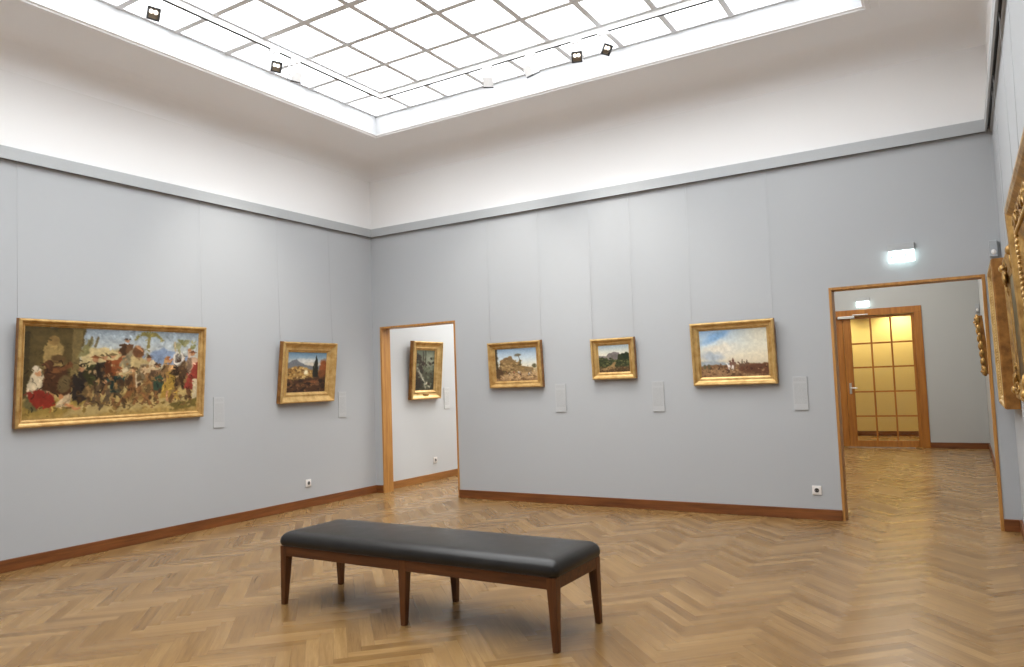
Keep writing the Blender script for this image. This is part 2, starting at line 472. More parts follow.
# glazed double door
door = bpy.data.objects.new('door_3', None); C.objects.link(door); struct(door)
door.location = (0, HALL_Y, 0)
x0, x1, h = GD
fw = .115
boxobj('door_frame_post', (x0, x0+fw, -.02, .17, 0, h-fw), M['doorwood'], door, .004)
boxobj('door_frame_post', (x1-fw, x1, -.02, .17, 0, h-fw), M['doorwood'], door, .004)
boxobj('door_frame_head', (x0, x1, -.02, .17, h-fw, h), M['doorwood'], door, .004)
cx = (x0+x1)/2
def leaf(a, b, hinge_right):
    z0, z1 = .008, h-fw-.004
    st = .125; bm = bmesh.new()
    gz0, gz1 = .115, 2.245
    sl = st if hinge_right else .05
    sr = .05 if hinge_right else st
    bm_box(bm, a, a+sl, .03, .075, z0, z1); bm_box(bm, b-sr, b, .03, .075, z0, z1)
    bm_box(bm, a+sl, b-sr, .03, .075, z0, gz0); bm_box(bm, a+sl, b-sr, .03, .075, gz1, z1)
    l = obj('door_leaf', bm, M['doorwood'], door, .004)
    bm = bmesh.new()
    for k in (1, 2):
        x = a+sl+(b-sr-a-sl)*k/3; bm_box(bm, x-.014, x+.014, .036, .069, gz0, gz1)
    for z in (1.807, 1.388, .963, .538): bm_box(bm, a+sl, b-sr, .038, .067, z-.014, z+.014)
    obj('glazing_bars', bm, M['doorwood'], l)
    bm = bmesh.new(); bm_box(bm, a+sl, b-sr, .05, .056, gz0, gz1)
    obj('glass', bm, M['clear'], l)
    return l
lr = leaf(cx+.002, x1-fw-.003, True)
ll = leaf(x0+fw+.003, cx-.002, False)
bm = bmesh.new()
hx = cx+.065
bm_box(bm, hx-.018, hx+.018, .018, .03, .93, 1.12)
bm_cyl(bm, (hx, .03, 1.035), (hx, -.03, 1.035), .009)
bm_cyl(bm, (hx-.005, -.03, 1.035), (hx+.115, -.03, 1.03), .010)
obj('door_handle', bm, M['steel'], lr, .002)
bm = bmesh.new()
bm_box(bm, cx-.07, cx+.20, -.03, .03, 2.255, 2.30)
bm_box(bm, cx+.17, cx+.42, -.035, -.02, 2.305, 2.322)
obj('door_closer', bm, M['steel'], lr, .004)
bm = bmesh.new(); bm_box(bm, cx-.03, 5.74, -.05, .02, 0, .006)
obj('threshold_strip', bm, M['steel'], door)

# ------------------------------------------------------------------ paint for the pictures
class Art:
    def __init__(s, W_, H_, seed):
        s.w, s.h = W_, H_; s.a = np.zeros((H_, W_, 3)); s.r = np.random.RandomState(seed)
        yy, xx = np.mgrid[0:H_, 0:W_]; s.u = (xx+.5)/W_; s.v = (yy+.5)/H_; s.asp = W_/H_
    def fbm(s, sc, seed=0, oct=4):
        out = np.zeros((s.h, s.w)); amp = 1; r = np.random.RandomState(seed+11); tot = 0
        for o in range(oct):
            gx, gy = int(sc*s.asp)+2, int(sc)+2
            g = r.rand(gy+1, gx+1)
            x = s.u*(gx-1); y = s.v*(gy-1); i = x.astype(int); j = y.astype(int); fx, fy = x-i, y-j
            fx = fx*fx*(3-2*fx); fy = fy*fy*(3-2*fy)
            out += amp*((g[j, i]*(1-fx)+g[j, i+1]*fx)*(1-fy)+(g[j+1, i]*(1-fx)+g[j+1, i+1]*fx)*fy)
            tot += amp; amp *= .55; sc *= 2.1
        return out/tot
    def put(s, mask, col, var=.10):
        c = np.array(col, float)
        n = 1+var*(s.r.rand()-.5)
        tex = 1+var*(s.fbm(14, s.r.randint(999), 3)-.5)*2
        s.a = s.a*(1-mask[..., None])+np.clip(c*n*tex[..., None], 0, 255)*mask[..., None]
    def vgrad(s, stops):
        vs = [p for p, _ in stops]
        for k in range(3): s.a[..., k] = np.interp(s.v, vs, [c[k] for _, c in stops])
    def ell(s, x, y, rx, ry, col, rot=0, soft=.25, wob=.0):
        dx, dy = (s.u-x)*s.asp, s.v-y; rx *= s.asp
        c, n = math.cos(rot), math.sin(rot)
        d = np.sqrt(((dx*c+dy*n)/rx)**2+((-dx*n+dy*c)/ry)**2)
        if wob: d = d+wob*(s.fbm(9, s.r.randint(999), 3)-.5)*2
        s.put(np.clip((1-d)/soft+.5, 0, 1), col)
    def poly(s, pts, col, soft=.006, wob=.0, var=.10):
        ins = np.zeros(s.u.shape, bool); dist = np.full(s.u.shape, 9.)
        u = s.u*s.asp; v = s.v
        if wob:
            u = u+wob*(s.fbm(10, s.r.randint(999), 4)-.5)*2; v = v+wob*(s.fbm(10, s.r.randint(999), 4)-.5)*2
        P_ = [(x*s.asp, y) for x, y in pts]
        for (xa, ya), (xb, yb) in zip(P_, P_[1:]+P_[:1]):
            if ya != yb:
                cr = ((ya > v) != (yb > v)) & (u < (xb-xa)*(v-ya)/(yb-ya)+xa); ins ^= cr
            L2 = (xb-xa)**2+(yb-ya)**2+1e-12
            t = np.clip(((u-xa)*(xb-xa)+(v-ya)*(yb-ya))/L2, 0, 1)
            dist = np.minimum(dist, np.hypot(u-xa-t*(xb-xa), v-ya-t*(yb-ya)))
        sd = np.where(ins, dist, -dist)
        s.put(np.clip(sd/soft+.5, 0, 1), col, var)
    def line(s, pts, wd, col, soft=.006):
        u, v = s.u*s.asp, s.v; dist = np.full(u.shape, 9.)
        P_ = [(x*s.asp, y) for x, y in pts]
        for (xa, ya), (xb, yb) in zip(P_[:-1], P_[1:]):
            L2 = (xb-xa)**2+(yb-ya)**2+1e-12
            t = np.clip(((u-xa)*(xb-xa)+(v-ya)*(yb-ya))/L2, 0, 1)
            dist = np.minimum(dist, np.hypot(u-xa-t*(xb-xa), v-ya-t*(yb-ya)))
        s.put(np.clip((wd-dist)/soft+.5, 0, 1), col)
    def dabs(s, n, box, cols, r0, r1, flat=.6):
        for _ in range(n):
            x = s.r.uniform(box[0], box[2]); y = s.r.uniform(box[1], box[3]); r = s.r.uniform(r0, r1)
            s.ell(x, y, r/s.asp, r*flat, cols[s.r.randint(len(cols))], s.r.uniform(-.6, .6), .6)
    def strokes(s, n, box, ln, wd, lo=.6, hi=1.45):
        for _ in range(n):
            x = s.r.uniform(box[0], box[2]); y = s.r.uniform(box[1], box[3]); a = s.r.uniform(0, PI); l = s.r.uniform(.4, 1)*ln
            c = s.a[min(int(y*s.h), s.h-1), min(int(x*s.w), s.w-1)]*s.r.uniform(lo, hi)
            dx, dy = math.cos(a)*l/s.asp, math.sin(a)*l
            s.line([(x, y), (x+dx*.5+.1*dy, y+dy*.5), (x+dx, y+dy)], wd*s.r.uniform(.5, 1), c, wd*.8)
    def warp(s, amt, sc):
        du = (s.fbm(sc, s.r.randint(999), 2)-.5)*2*amt/s.asp; dv = (s.fbm(sc, s.r.randint(999), 2)-.5)*2*amt
        x = np.clip((s.u+du)*s.w-.5, 0, s.w-1.001); y = np.clip((s.v+dv)*s.h-.5, 0, s.h-1.001)
        i, j = x.astype(int), y.astype(int); fx, fy = (x-i)[..., None], (y-j)[..., None]
        s.a = (s.a[j, i]*(1-fx)+s.a[j, i+1]*fx)*(1-fy)+(s.a[j+1, i]*(1-fx)+s.a[j+1, i+1]*fx)*fy
    def finish(s, k=.06):
        n = s.fbm(26, 5, 3)-.5
        s.a = np.clip(s.a*(1+k*2*n[..., None]), 0, 255)
        return s.a

SKIN = (188, 136, 96)
def figure(A, x, y, h, coat, legs, hat=None, lean=0., stride=.25, arm=None, skin=SKIN, skirt=False):
    """a small painted walker standing with its feet at (x,y), h = height in canvas heights"""
    k = h/A.asp
    hx, hy = x+lean*k, y-h*.92
    hip = (x+lean*.35*k, y-h*.46)
    if skirt:
        A.poly([(hip[0]-.13*k, hip[1]), (hip[0]+.13*k, hip[1]), (x+.23*k, y-h*.05), (x-.23*k, y-h*.03)], legs)
    else:
        for s in (-1, 1):
            A.line([hip, (x+s*stride*.65*k, y-h*.24), (x+s*stride*k-.03*k, y)], h*.036, legs)
    A.poly([(hx-.16*k, y-h*.80), (hx+.16*k, y-h*.80), (hip[0]+.14*k, hip[1]+h*.06), (hip[0]-.14*k, hip[1]+h*.06)], coat, .008)
    if arm: A.line([(hx+.1*k*(1 if arm[0] > x else -1), y-h*.76), arm], h*.045, coat); A.ell(arm[0], arm[1], .05*k, h*.045, skin)
    dk = tuple(c*.62 for c in coat)
    A.poly([(hx-.15*k, y-h*.78), (hx-.04*k, y-h*.78), (hip[0]-.02*k, hip[1]+h*.05), (hip[0]-.14*k, hip[1]+h*.05)], dk, .02)
    A.line([(hx-.12*k, y-h*.75), (hx-.2*k, y-h*.6), (hx-.08*k, y-h*.52)], h*.035, dk, .012)
    A.line([hip, (x+.02*k, y-h*.25)], h*.03, tuple(c*.6 for c in legs), .02)
    A.ell(hx, hy+h*.02, .055*k, h*.06, skin)
    A.ell(hx-.01*k, hy-h*.025, .06*k, h*.035, hat or (62, 42, 28))
    if hat: A.ell(hx, hy-h*.01, .10*k, h*.016, hat)

def art_procession():
    A = Art(330, 168, 1)
    A.vgrad([(0, (150, 170, 188)), (.18, (176, 188, 194)), (.34, (208, 206, 190)), (.5, (200, 186, 140)), (.72, (188, 164, 104)), (1, (172, 142, 78))])
    A.poly([(.60, .34), (.68, .27), (.76, .20), (.84, .24), (.95, .30), (1, .34), (1, .42), (.6, .42)], (128, 150, 182), .03, .02)
    A.poly([(.32, .30), (.45, .22), (.6, .28), (.72, .40), (.72, .62), (.3, .62)], (176, 156, 108), .03, .03)
    A.poly([(.29, .30), (.34, .22), (.42, .21), (.50, .28), (.52, .6), (.27, .6)], (208, 188, 136), .02, .02)
    # shaded old building on the left
    A.poly([(0, 0), (.31, 0), (.285, .3), (.26, .62), (0, .78)], (84, 72, 42), .015, .02)
    A.poly([(.24, 0), (.295, 0), (.275, .55), (.235, .58)], (122, 106, 66), .012)
    A.poly([(.0, .05), (.03, .05), (.03, .7), (0, .75)], (66, 58, 36), .02)
    A.poly([(.095, .5), (.10, .22), (.125, .13), (.165, .12), (.19, .2), (.195, .5)], (164, 138, 84), .015, .01)
    A.ell(.145, .15, .03, .05, (140, 112, 66)); A.ell(.17, .35, .035, .05, (92, 70, 42))
    A.poly([(.27, .34), (.31, .14), (.36, .10), (.33, .28)], (128, 124, 82), .02, .02)
    A.line([(.33, .20), (.345, .10)], .012, (110, 100, 72)); A.line([(.36, .20), (.375, .10)], .012, (110, 100, 72))
    # ground
    A.poly([(0, .80), (.3, .78), (.45, .86), (.35, .94), (0, .97)], (150, 126, 62), .04, .03)
    A.poly([(.28, .86), (.7, .80), (1, .74), (1, .88), (.5, .97), (.2, .99)], (196, 172, 112), .04, .03)
    A.poly([(.52, .74), (.66, .70), (.72, .80), (.5, .86)], (140, 112, 64), .03, .03)
    # palm
    A.line([(.672, .33), (.668, .2), (.678, .06)], .016, (134, 124, 72))
    for a in range(9):
        t = PI*(.05+.112*a); A.line([(.675, .07), (.675+.05*math.cos(t), .05-.05*math.sin(t)+.01), (.675+.088*math.cos(t), .13-.09*math.sin(t))], .009, (142, 134, 74), .012)
    for px in (.86, .94):
        A.line([(px, .30), (px+.01, .16)], .008, (140, 132, 88)); A.dabs(8, (px-.03, .10, px+.04, .2), [(160, 160, 120), (120, 124, 80)], .02, .04)
    # standing drummers high at the back
    figure(A, .535, .50, .42, (112, 78, 52), (150, 140, 112), (70, 46, 30), .05, .2, (.50, .27))
    A.poly([(.535, .29), (.60, .17), (.61, .21), (.56, .33)], (150, 134, 104), .01)
    A.poly([(.52, .30), (.565, .28), (.57, .48), (.53, .50)], (142, 132, 104), .015, .01)
    A.ell(.61, .26, .035, .07, (116, 76, 50), 0, .3, .1); A.ell(.613, .20, .012, .025, SKIN)
    # mother with veil, red skirt, child
    A.poly([(.01, .85), (.02, .68), (.09, .68), (.11, .84), (.06, .92)], (96, 92, 60), .02, .02)
    A.poly([(.02, .74), (.03, .55), (.06, .44), (.085, .46), (.10, .56), (.10, .72), (.05, .76)], (206, 190, 158), .012, .01)
    A.ell(.072, .50, .014, .035, SKIN); A.ell(.062, .455, .022, .035, (214, 200, 172), -.3)
    A.poly([(.02, .70), (.07, .68), (.155, .73), (.165, .84), (.13, .88), (.07, .88), (.03, .78)], (140, 44, 34), .012, .012)
    A.ell(.125, .66, .024, .06, (200, 172, 134), .3)
    # seated dark man, arm out
    A.poly([(.09, .68), (.10, .46), (.15, .42), (.21, .44), (.245, .60), (.24, .78), (.17, .74)], (78, 50, 32), .015, .015)
    A.ell(.125, .41, .022, .045, (92, 58, 38)); A.line([(.15, .48), (.2, .46), (.235, .40)], .026, (120, 76, 46))
    A.ell(.205, .62, .035, .10, (104, 88, 58), .3)
    # child on the ground
    A.poly([(.165, .84), (.20, .76), (.235, .72), (.24, .80), (.23, .88), (.19, .89)], (216, 190, 150), .01, .01)
    A.ell(.19, .76, .013, .03, (176, 120, 78)); A.line([(.21, .84), (.26, .90), (.285, .89)], .016, (190, 128, 84))
    # dark robed man and the men in hats
    A.poly([(.245, .78), (.25, .52), (.29, .46), (.33, .52), (.335, .80), (.28, .84)], (40, 36, 36), .012, .01)
    A.ell(.292, .455, .014, .035, SKIN); A.ell(.292, .42, .018, .02, (48, 36, 28))
    figure(A, .365, .87, .58, (78, 82, 46), (112, 88, 62), (124, 72, 40), .0, .12, (.40, .52))
    figure(A, .41, .86, .60, (58, 50, 44), (96, 78, 60), (104, 90, 62), .02, .14)
    figure(A, .455, .74, .48, (142, 76, 40), (120, 84, 54), (116, 98, 66), .03, .14, (.52, .32))
    A.line([(.47, .44), (.52, .47)], .022, (150, 84, 46))
    # teal jacket, striding
    figure(A, .475, .91, .46, (38, 74, 74), (92, 78, 58), (120, 84, 54), .10, .30, (.42, .60))
    A.ell(.505, .64, .03, .09, (36, 66, 68), .2); A.line([(.47, .80), (.485, .92)], .02, (130, 92, 60))
    A.ell(.535, .47, .02, .03, (200, 184, 148))
    # tan walker with white shirt
    figure(A, .60, .92, .50, (150, 106, 66), (150, 104, 62), (84, 58, 36), -.05, .42, (.565, .55))
    A.poly([(.595, .52), (.625, .54), (.63, .66), (.605, .68)], (216, 200, 164), .01)
    A.ell(.565, .70, .018, .10, (128, 86, 50), .1)
    # cluster riding and walking
    figure(A, .675, .86, .58, (208, 184, 142), (132, 92, 56), (90, 62, 40), .0, .25, (.72, .42))
    A.poly([(.66, .52), (.71, .50), (.72, .70), (.67, .74)], (158, 112, 68), .015, .015)
    A.ell(.65, .48, .025, .05, (206, 176, 134)); A.ell(.70, .40, .022, .05, (214, 196, 160))
    figure(A, .745, .87, .50, (150, 116, 88), (140, 98, 62), (96, 70, 48), -.05, .35)
    A.poly([(.705, .56), (.755, .52), (.79, .62), (.77, .72), (.71, .72)], (56, 82, 68), .012, .012)
    # yellow dress
    figure(A, .815, .84, .54, (196, 150, 96), (170, 136, 60), (170, 104, 60), -.02, .2, (.79, .33), skirt=True)
    A.poly([(.79, .50), (.835, .48), (.865, .66), (.84, .74), (.79, .70)], (176, 142, 62), .012, .01)
    A.line([(.80, .74), (.80, .85)], .014, SKIN); A.line([(.84, .74), (.835, .85)], .014, SKIN)
    # dark dancer with ring drum
    figure(A, .895, .86, .60, (84, 64, 48), (112, 78, 50), (60, 44, 32), -.02, .22, (.845, .36))
    A.poly([(.865, .36), (.91, .36), (.94, .50), (.90, .58), (.87, .54)], (88, 66, 48), .012, .01)
    A.ell(.865, .33, .035, .085, (220, 214, 200)); A.ell(.865, .33, .023, .058, (112, 108, 104)); A.ell(.872, .35, .014, .03, (70, 46, 34))
    A.line([(.845, .24), (.84, .14)], .012, (200, 178, 140))
    # red woman at the edge
    figure(A, .965, .72, .50, (206, 170, 142), (156, 62, 54), (110, 66, 44), .0, .2, (.94, .22), skirt=True)
    A.poly([(.965, .40), (1, .36), (1, .70), (.945, .72), (.95, .55)], (150, 58, 50), .012, .01)
    A.poly([(.965, .60), (.998, .58), (1, .84), (.97, .86)], (204, 190, 156), .008)
    A.poly([(.80, .92), (.88, .86), (1, .84), (1, .95), (.82, .97)], (118, 104, 52), .02, .03)
    A.dabs(40, (0, .86, 1, .98), [(150, 122, 66), (186, 160, 98), (128, 104, 52)], .01, .03)
    # shade between the people, then loosen every edge with the brush
    A.dabs(70, (.24, .55, .96, .84), [(84, 62, 40), (124, 92, 56), (150, 118, 74), (70, 52, 36), (104, 84, 54)], .01, .03, 1.4)
    A.dabs(40, (.33, .38, .95, .60), [(150, 112, 72), (110, 82, 54), (180, 150, 108)], .008, .02, 1.2)
    A.dabs(30, (.3, .84, .98, .90), [(120, 92, 54), (104, 80, 46)], .015, .04, .25)
    A.warp(.012, 20); A.warp(.006, 60)
    A.strokes(380, (.02, .36, .98, .90), .05, .009, .55, 1.25); A.strokes(120, (0, .0, 1, .35), .06, .012, .88, 1.12)
    g = A.a.mean(-1, keepdims=True)
    A.a = (A.a*.80+g*.10+np.array((140, 104, 56))*.10)*.92
    A.a = np.clip((A.a-112)*1.12+110, 0, 255)
    return A.finish(.16)

def art_cypress():
    A = Art(110, 104, 2)
    A.vgrad([(0, (100, 140, 172)), (.15, (140, 168, 186)), (.32, (198, 196, 180)), (.42, (150, 120, 80)), (1, (70, 46, 28))])
    A.ell(.45, .22, .3, .06, (206, 206, 200), 0, .8, .3); A.ell(.7, .3, .25, .04, (200, 190, 170), 0, .8, .3)
    A.poly([(0, .30), (.1, .22), (.2, .17), (.32, .26), (.5, .34), (.8, .34), (1, .30), (1, .45), (0, .45)], (112, 116, 122), .03, .03)
    A.poly([(0, .42), (.15, .36), (.35, .36), (.5, .44), (.65, .46), (.65, .66), (0, .7)], (176, 132, 62), .04, .05)
    A.dabs(60, (.02, .38, .62, .66), [(196, 152, 76), (140, 96, 44), (110, 78, 40), (214, 176, 104)], .02, .05)
    A.ell(.47, .50, .045, .06, (238, 222, 178), 0, .8)
    A.poly([(0, .64), (.3, .68), (.6, .62), (1, .58), (1, 1), (0, 1)], (74, 46, 28), .05, .05)
    A.poly([(.68, .62), (.69, .25), (.73, .06), (.77, .25), (.80, .62)], (38, 38, 28), .015, .02)
    A.poly([(.64, .62), (.65, .34), (.68, .26), (.70, .62)], (44, 42, 30), .02, .02)
    A.ell(.93, .36, .10, .18, (150, 78, 36), 0, .4, .3); A.ell(.90, .55, .1, .1, (120, 66, 32), 0, .4, .3)
    A.poly([(.25, .8), (.5, .72), (.85, .70), (.9, .75), (.5, .80), (.3, .86)], (136, 80, 44), .04, .03)
    A.dabs(50, (0, .68, 1, 1), [(54, 36, 24), (98, 66, 38), (44, 32, 24), (120, 78, 46)], .02, .07)
    A.warp(.014, 14); A.strokes(110, (0, 0.45, 1, 1), .05, .010, .72, 1.22); A.a = A.a*.84+A.a.mean(-1, keepdims=True)*.16
    return A.finish()

def art_ruin():
    A = Art(110, 92, 3)
    A.vgrad([(0, (142, 176, 208)), (.3, (190, 206, 214)), (.55, (224, 216, 192)), (.66, (190, 164, 116)), (1, (150, 112, 70))])
    A.poly([(.10, .62), (.12, .38), (.2, .30), (.40, .24), (.42, .34), (.55, .42), (.65, .55), (.9, .62), (.9, .8), (.1, .8)], (140, 108, 62), .025, .04)
    A.poly([(.18, .36), (.20, .30), (.40, .25), (.41, .36)], (126, 98, 62), .015, .015)
    A.dabs(60, (.1, .36, .62, .78), [(120, 92, 50), (164, 130, 80), (94, 74, 42), (180, 146, 94)], .02, .05)
    A.line([(.60, .48), (.585, .30), (.57, .24)], .010, (104, 84, 60)); A.ell(.54, .21, .085, .045, (112, 104, 84), 0, .5, .2)
    A.ell(.60, .44, .022, .10, (84, 78, 50))
    A.ell(.93, .55, .055, .06, (100, 92, 62), 0, .4, .3); A.ell(.80, .66, .10, .05, (138, 112, 74), 0, .5, .3)
    A.poly([(0, 0), (.06, 0), (.05, .4), (.08, .62), (.1, .9), (0, .9)], (74, 62, 40), .03, .03)
    A.ell(.08, .78, .10, .16, (88, 62, 38), 0, .5, .3)
    A.poly([(.1, .82), (.5, .76), (1, .74), (1, .9), (.2, .94)], (198, 158, 106), .05, .04)
    for x, y, c in ((.33, .79, (218, 186, 150)), (.44, .76, (196, 120, 80)), (.55, .75, (232, 218, 196)), (.6, .82, (120, 72, 48)), (.8, .8, (226, 212, 190)), (.27, .74, (150, 98, 66)), (.85, .76, (206, 182, 150))):
        figure(A, x, y+.06, .13, c, (110, 80, 54), None, 0, .2)
    A.dabs(40, (0, .84, 1, 1), [(140, 104, 64), (168, 128, 82), (116, 84, 50)], .02, .05)
    A.warp(.014, 14); A.strokes(110, (0, 0.52, 1, 1), .05, .010, .72, 1.22); A.a = A.a*.84+A.a.mean(-1, keepdims=True)*.16
    return A.finish()

def art_hills():
    A = Art(100, 84, 4)
    A.vgrad([(0, (176, 200, 214)), (.2, (208, 214, 204)), (.4, (224, 216, 190)), (.5, (120, 116, 84)), (1, (96, 72, 44))])
    A.poly([(0, .38), (.1, .40), (.25, .40), (.34, .30), (.5, .265), (.66, .29), (.76, .40), (1, .44), (1, .6), (0, .6)], (124, 116, 112), .02, .02)
    A.ell(.5, .42, .12, .10, (104, 96, 92), .2, .7, .3); A.line([(.27, .42), (.36, .56)], .02, (140, 128, 112), .03)
    A.poly([(0, .46), (.14, .42), (.3, .52), (.5, .58), (.62, .52), (.64, .36), (.80, .32), (.9, .28), (1, .34), (1, .8), (0, .8)], (58, 64, 36), .02, .03)
    A.dabs(70, (0, .48, 1, .8), [(70, 78, 42), (44, 52, 30), (96, 96, 54), (84, 88, 50)], .02, .06)
    A.ell(.86, .42, .11, .12, (36, 50, 30), 0, .4, .3); A.ell(.72, .48, .09, .09, (48, 58, 34), 0, .4, .3)
    A.poly([(.05, .88), (.4, .74), (.5, .62), (.56, .63), (.5, .76), (.52, .86), (.3, .94)], (158, 124, 74), .03, .03)
    A.poly([(0, .92), (.4, .9), (1, .80), (1, 1), (0, 1)], (88, 62, 36), .04, .04)
    A.dabs(40, (0, .78, 1, 1), [(104, 82, 46), (70, 58, 32), (132, 100, 58)], .02, .05)
    A.warp(.014, 14); A.strokes(110, (0, 0.48, 1, 1), .05, .010, .72, 1.22); A.a = A.a*.84+A.a.mean(-1, keepdims=True)*.16
    return A.finish()

def art_riders():
    A = Art(140, 98, 5)
    A.vgrad([(0, (146, 182, 218)), (.3, (196, 212, 220)), (.55, (226, 216, 190)), (.73, (206, 190, 160)), (.76, (150, 118, 84)), (1, (118, 82, 52))])
    u = A.u; m = np.clip((u-.25)/.6, 0, 1)*np.clip(1-(A.v-.2)/.9, 0, 1)*.75*(A.v < .75)
    A.put(m, (232, 216, 178), .05)
    A.ell(.30, .44, .24, .16, (226, 218, 198), -.2, .9, .4); A.ell(.16, .56, .16, .10, (180, 190, 198), 0, .9, .4); A.ell(.25, .14, .2, .08, (126, 170, 214), -.4, .9, .3)
    A.poly([(0, .66), (.2, .66), (.5, .72), (.5, .78), (0, .80)], (160, 170, 176), .04, .02)
    A.poly([(0, .76), (.2, .73), (.45, .76), (.7, .74), (1, .72), (1, 1), (0, 1)], (136, 98, 62), .02, .02)
    A.poly([(.55, .82), (.75, .76), (1, .74), (1, .96), (.6, .92)], (108, 64, 42), .04, .03)
    A.poly([(.0, .84), (.3, .80), (.6, .90), (.3, 1), (0, 1)], (160, 120, 78), .04, .04)
    A.dabs(50, (0, .78, 1, 1), [(120, 84, 52), (164, 124, 82), (98, 66, 42)], .015, .04)
    def rider(x, y, h, horse, coat):
        k = h/A.asp
        A.ell(x, y-h*.42, .32*k, h*.17, horse); A.line([(x-.26*k, y-h*.45), (x-.42*k, y-h*.72)], h*.07, horse); A.ell(x-.46*k, y-h*.72, .10*k, h*.06, horse, .5)
        for dx in (-.26, -.16, .18, .28): A.line([(x+dx*k, y-h*.38), (x+(dx-.06)*k, y-h*.02)], h*.035, horse)
        A.ell(x, y-h*.72, .12*k, h*.2, coat); A.ell(x, y-h*.96, .06*k, h*.065, (130, 88, 60))
    rider(.45, .86, .20, (232, 222, 208), (122, 66, 50)); rider(.49, .80, .19, (120, 84, 66), (104, 60, 46))
    rider(.62, .84, .19, (104, 74, 54), (140, 128, 104)); rider(.69, .79, .13, (110, 80, 58), (96, 76, 66)); rider(.30, .84, .13, (96, 66, 46), (120, 92, 70))
    rider(.40, .92, .14, (96, 62, 44), (150, 96, 66))
    for x in (.06, .12): A.ell(x, .78, .02, .05, (92, 84, 56), 0, .5, .3)
    A.warp(.014, 14); A.strokes(110, (0, 0.80, 1, 1), .05, .010, .72, 1.22); A.a = A.a*.84+A.a.mean(-1, keepdims=True)*.16
    return A.finish()

def art_gorge():
    A = Art(80, 130, 6)
    A.vgrad([(0, (96, 104, 84)), (.3, (112, 118, 96)), (.6, (74, 76, 56)), (1, (52, 48, 34))])
    A.ell(.72, .28, .3, .2, (132, 138, 116), 0, .9, .5)
    A.poly([(0, .1), (.2, .15), (.34, .3), (.42, .5), (.3, .8), (0, .95)], (58, 46, 34), .05, .08)
    A.line([(.38, .05), (.42, .5)], .02, (62, 58, 44), .03); A.line([(.5, .0), (.52, .45)], .016, (66, 64, 48), .03)
    A.line([(.08, .45), (.3, .62), (.5, .82), (.62, .92)], .03, (160, 158, 136), .05)
    A.ell(.66, .9, .16, .07, (178, 172, 146), 0, .7, .4); A.ell(.62, .84, .06, .06, (206, 198, 170), 0, .7, .4)
    A.ell(.15, .85, .2, .12, (48, 38, 28), 0, .6, .4)
    A.dabs(60, (0, .2, 1, 1), [(70, 72, 50), (50, 46, 34), (96, 100, 76), (60, 44, 32)], .02, .06)
    A.warp(.014, 14); A.strokes(110, (0, 0.30, 1, 1), .05, .010, .72, 1.22); A.a = A.a*.84+A.a.mean(-1, keepdims=True)*.16
    return A.finish()

def art_dark(seed, sky):
    A = Art(60, 70, seed)
    A.vgrad([(0, sky), (.45, tuple(c*.8 for c in sky)), (.5, (84, 66, 40)), (1, (48, 34, 22))])
    A.ell(.25, .45, .25, .25, (52, 48, 30), 0, .5, .5); A.ell(.8, .5, .2, .12, (64, 54, 34), 0, .5, .5)
    A.dabs(30, (0, .5, 1, 1), [(70, 52, 30), (100, 76, 44), (42, 32, 22)], .03, .08)
    return A.finish()

def canvas_obj(w, h, img, out, parent):
    """flat canvas of w x h facing -y whose vertices carry the pigment colours"""
    H_, W_, _ = img.shape
    xs = np.linspace(-w/2, w/2, W_); zs = np.linspace(h/2, -h/2, H_)
    X, Z = np.meshgrid(xs, zs)
    co = np.stack([X, np.full_like(X, -out), Z], -1).reshape(-1, 3)
    idx = np.arange(W_*H_).reshape(H_, W_)
    q = np.stack([idx[:-1, :-1], idx[1:, :-1], idx[1:, 1:], idx[:-1, 1:]], -1).reshape(-1, 4)
    me = bpy.data.meshes.new('canvas'); me.from_pydata(co.tolist(), [], q.tolist())
    at = me.color_attributes.new('pigment', 'FLOAT_COLOR', 'POINT')
    s = img.reshape(-1, 3)/255; L = np.where(s <= .04045, s/12.92, ((s+.055)/1.055)**2.4)
    at.data.foreach_set('color', np.concatenate([L, np.ones((len(L), 1))], 1).astype(np.float32).ravel())
    me.materials.append(M['canvas']); me.update()
    o = bpy.data.objects.new('canvas', me); C.objects.link(o); o.parent = parent
    return o

def scoop(w, d):
    """hollow gilt moulding: high outer edge, cove, inner bead, sight edge"""
    return [(.0, 0), (.0, d*.78), (.006, d*.96), (.014, d), (.022, d*.96), (.027, d*.86), (w*.42, d*.60), (w*.55, d*.50), (w*.66, d*.46),
            (w*.72, d*.54), (w*.79, d*.52), (w*.83, d*.40), (w*.95, d*.26), (w, d*.24), (w, d*.12)]

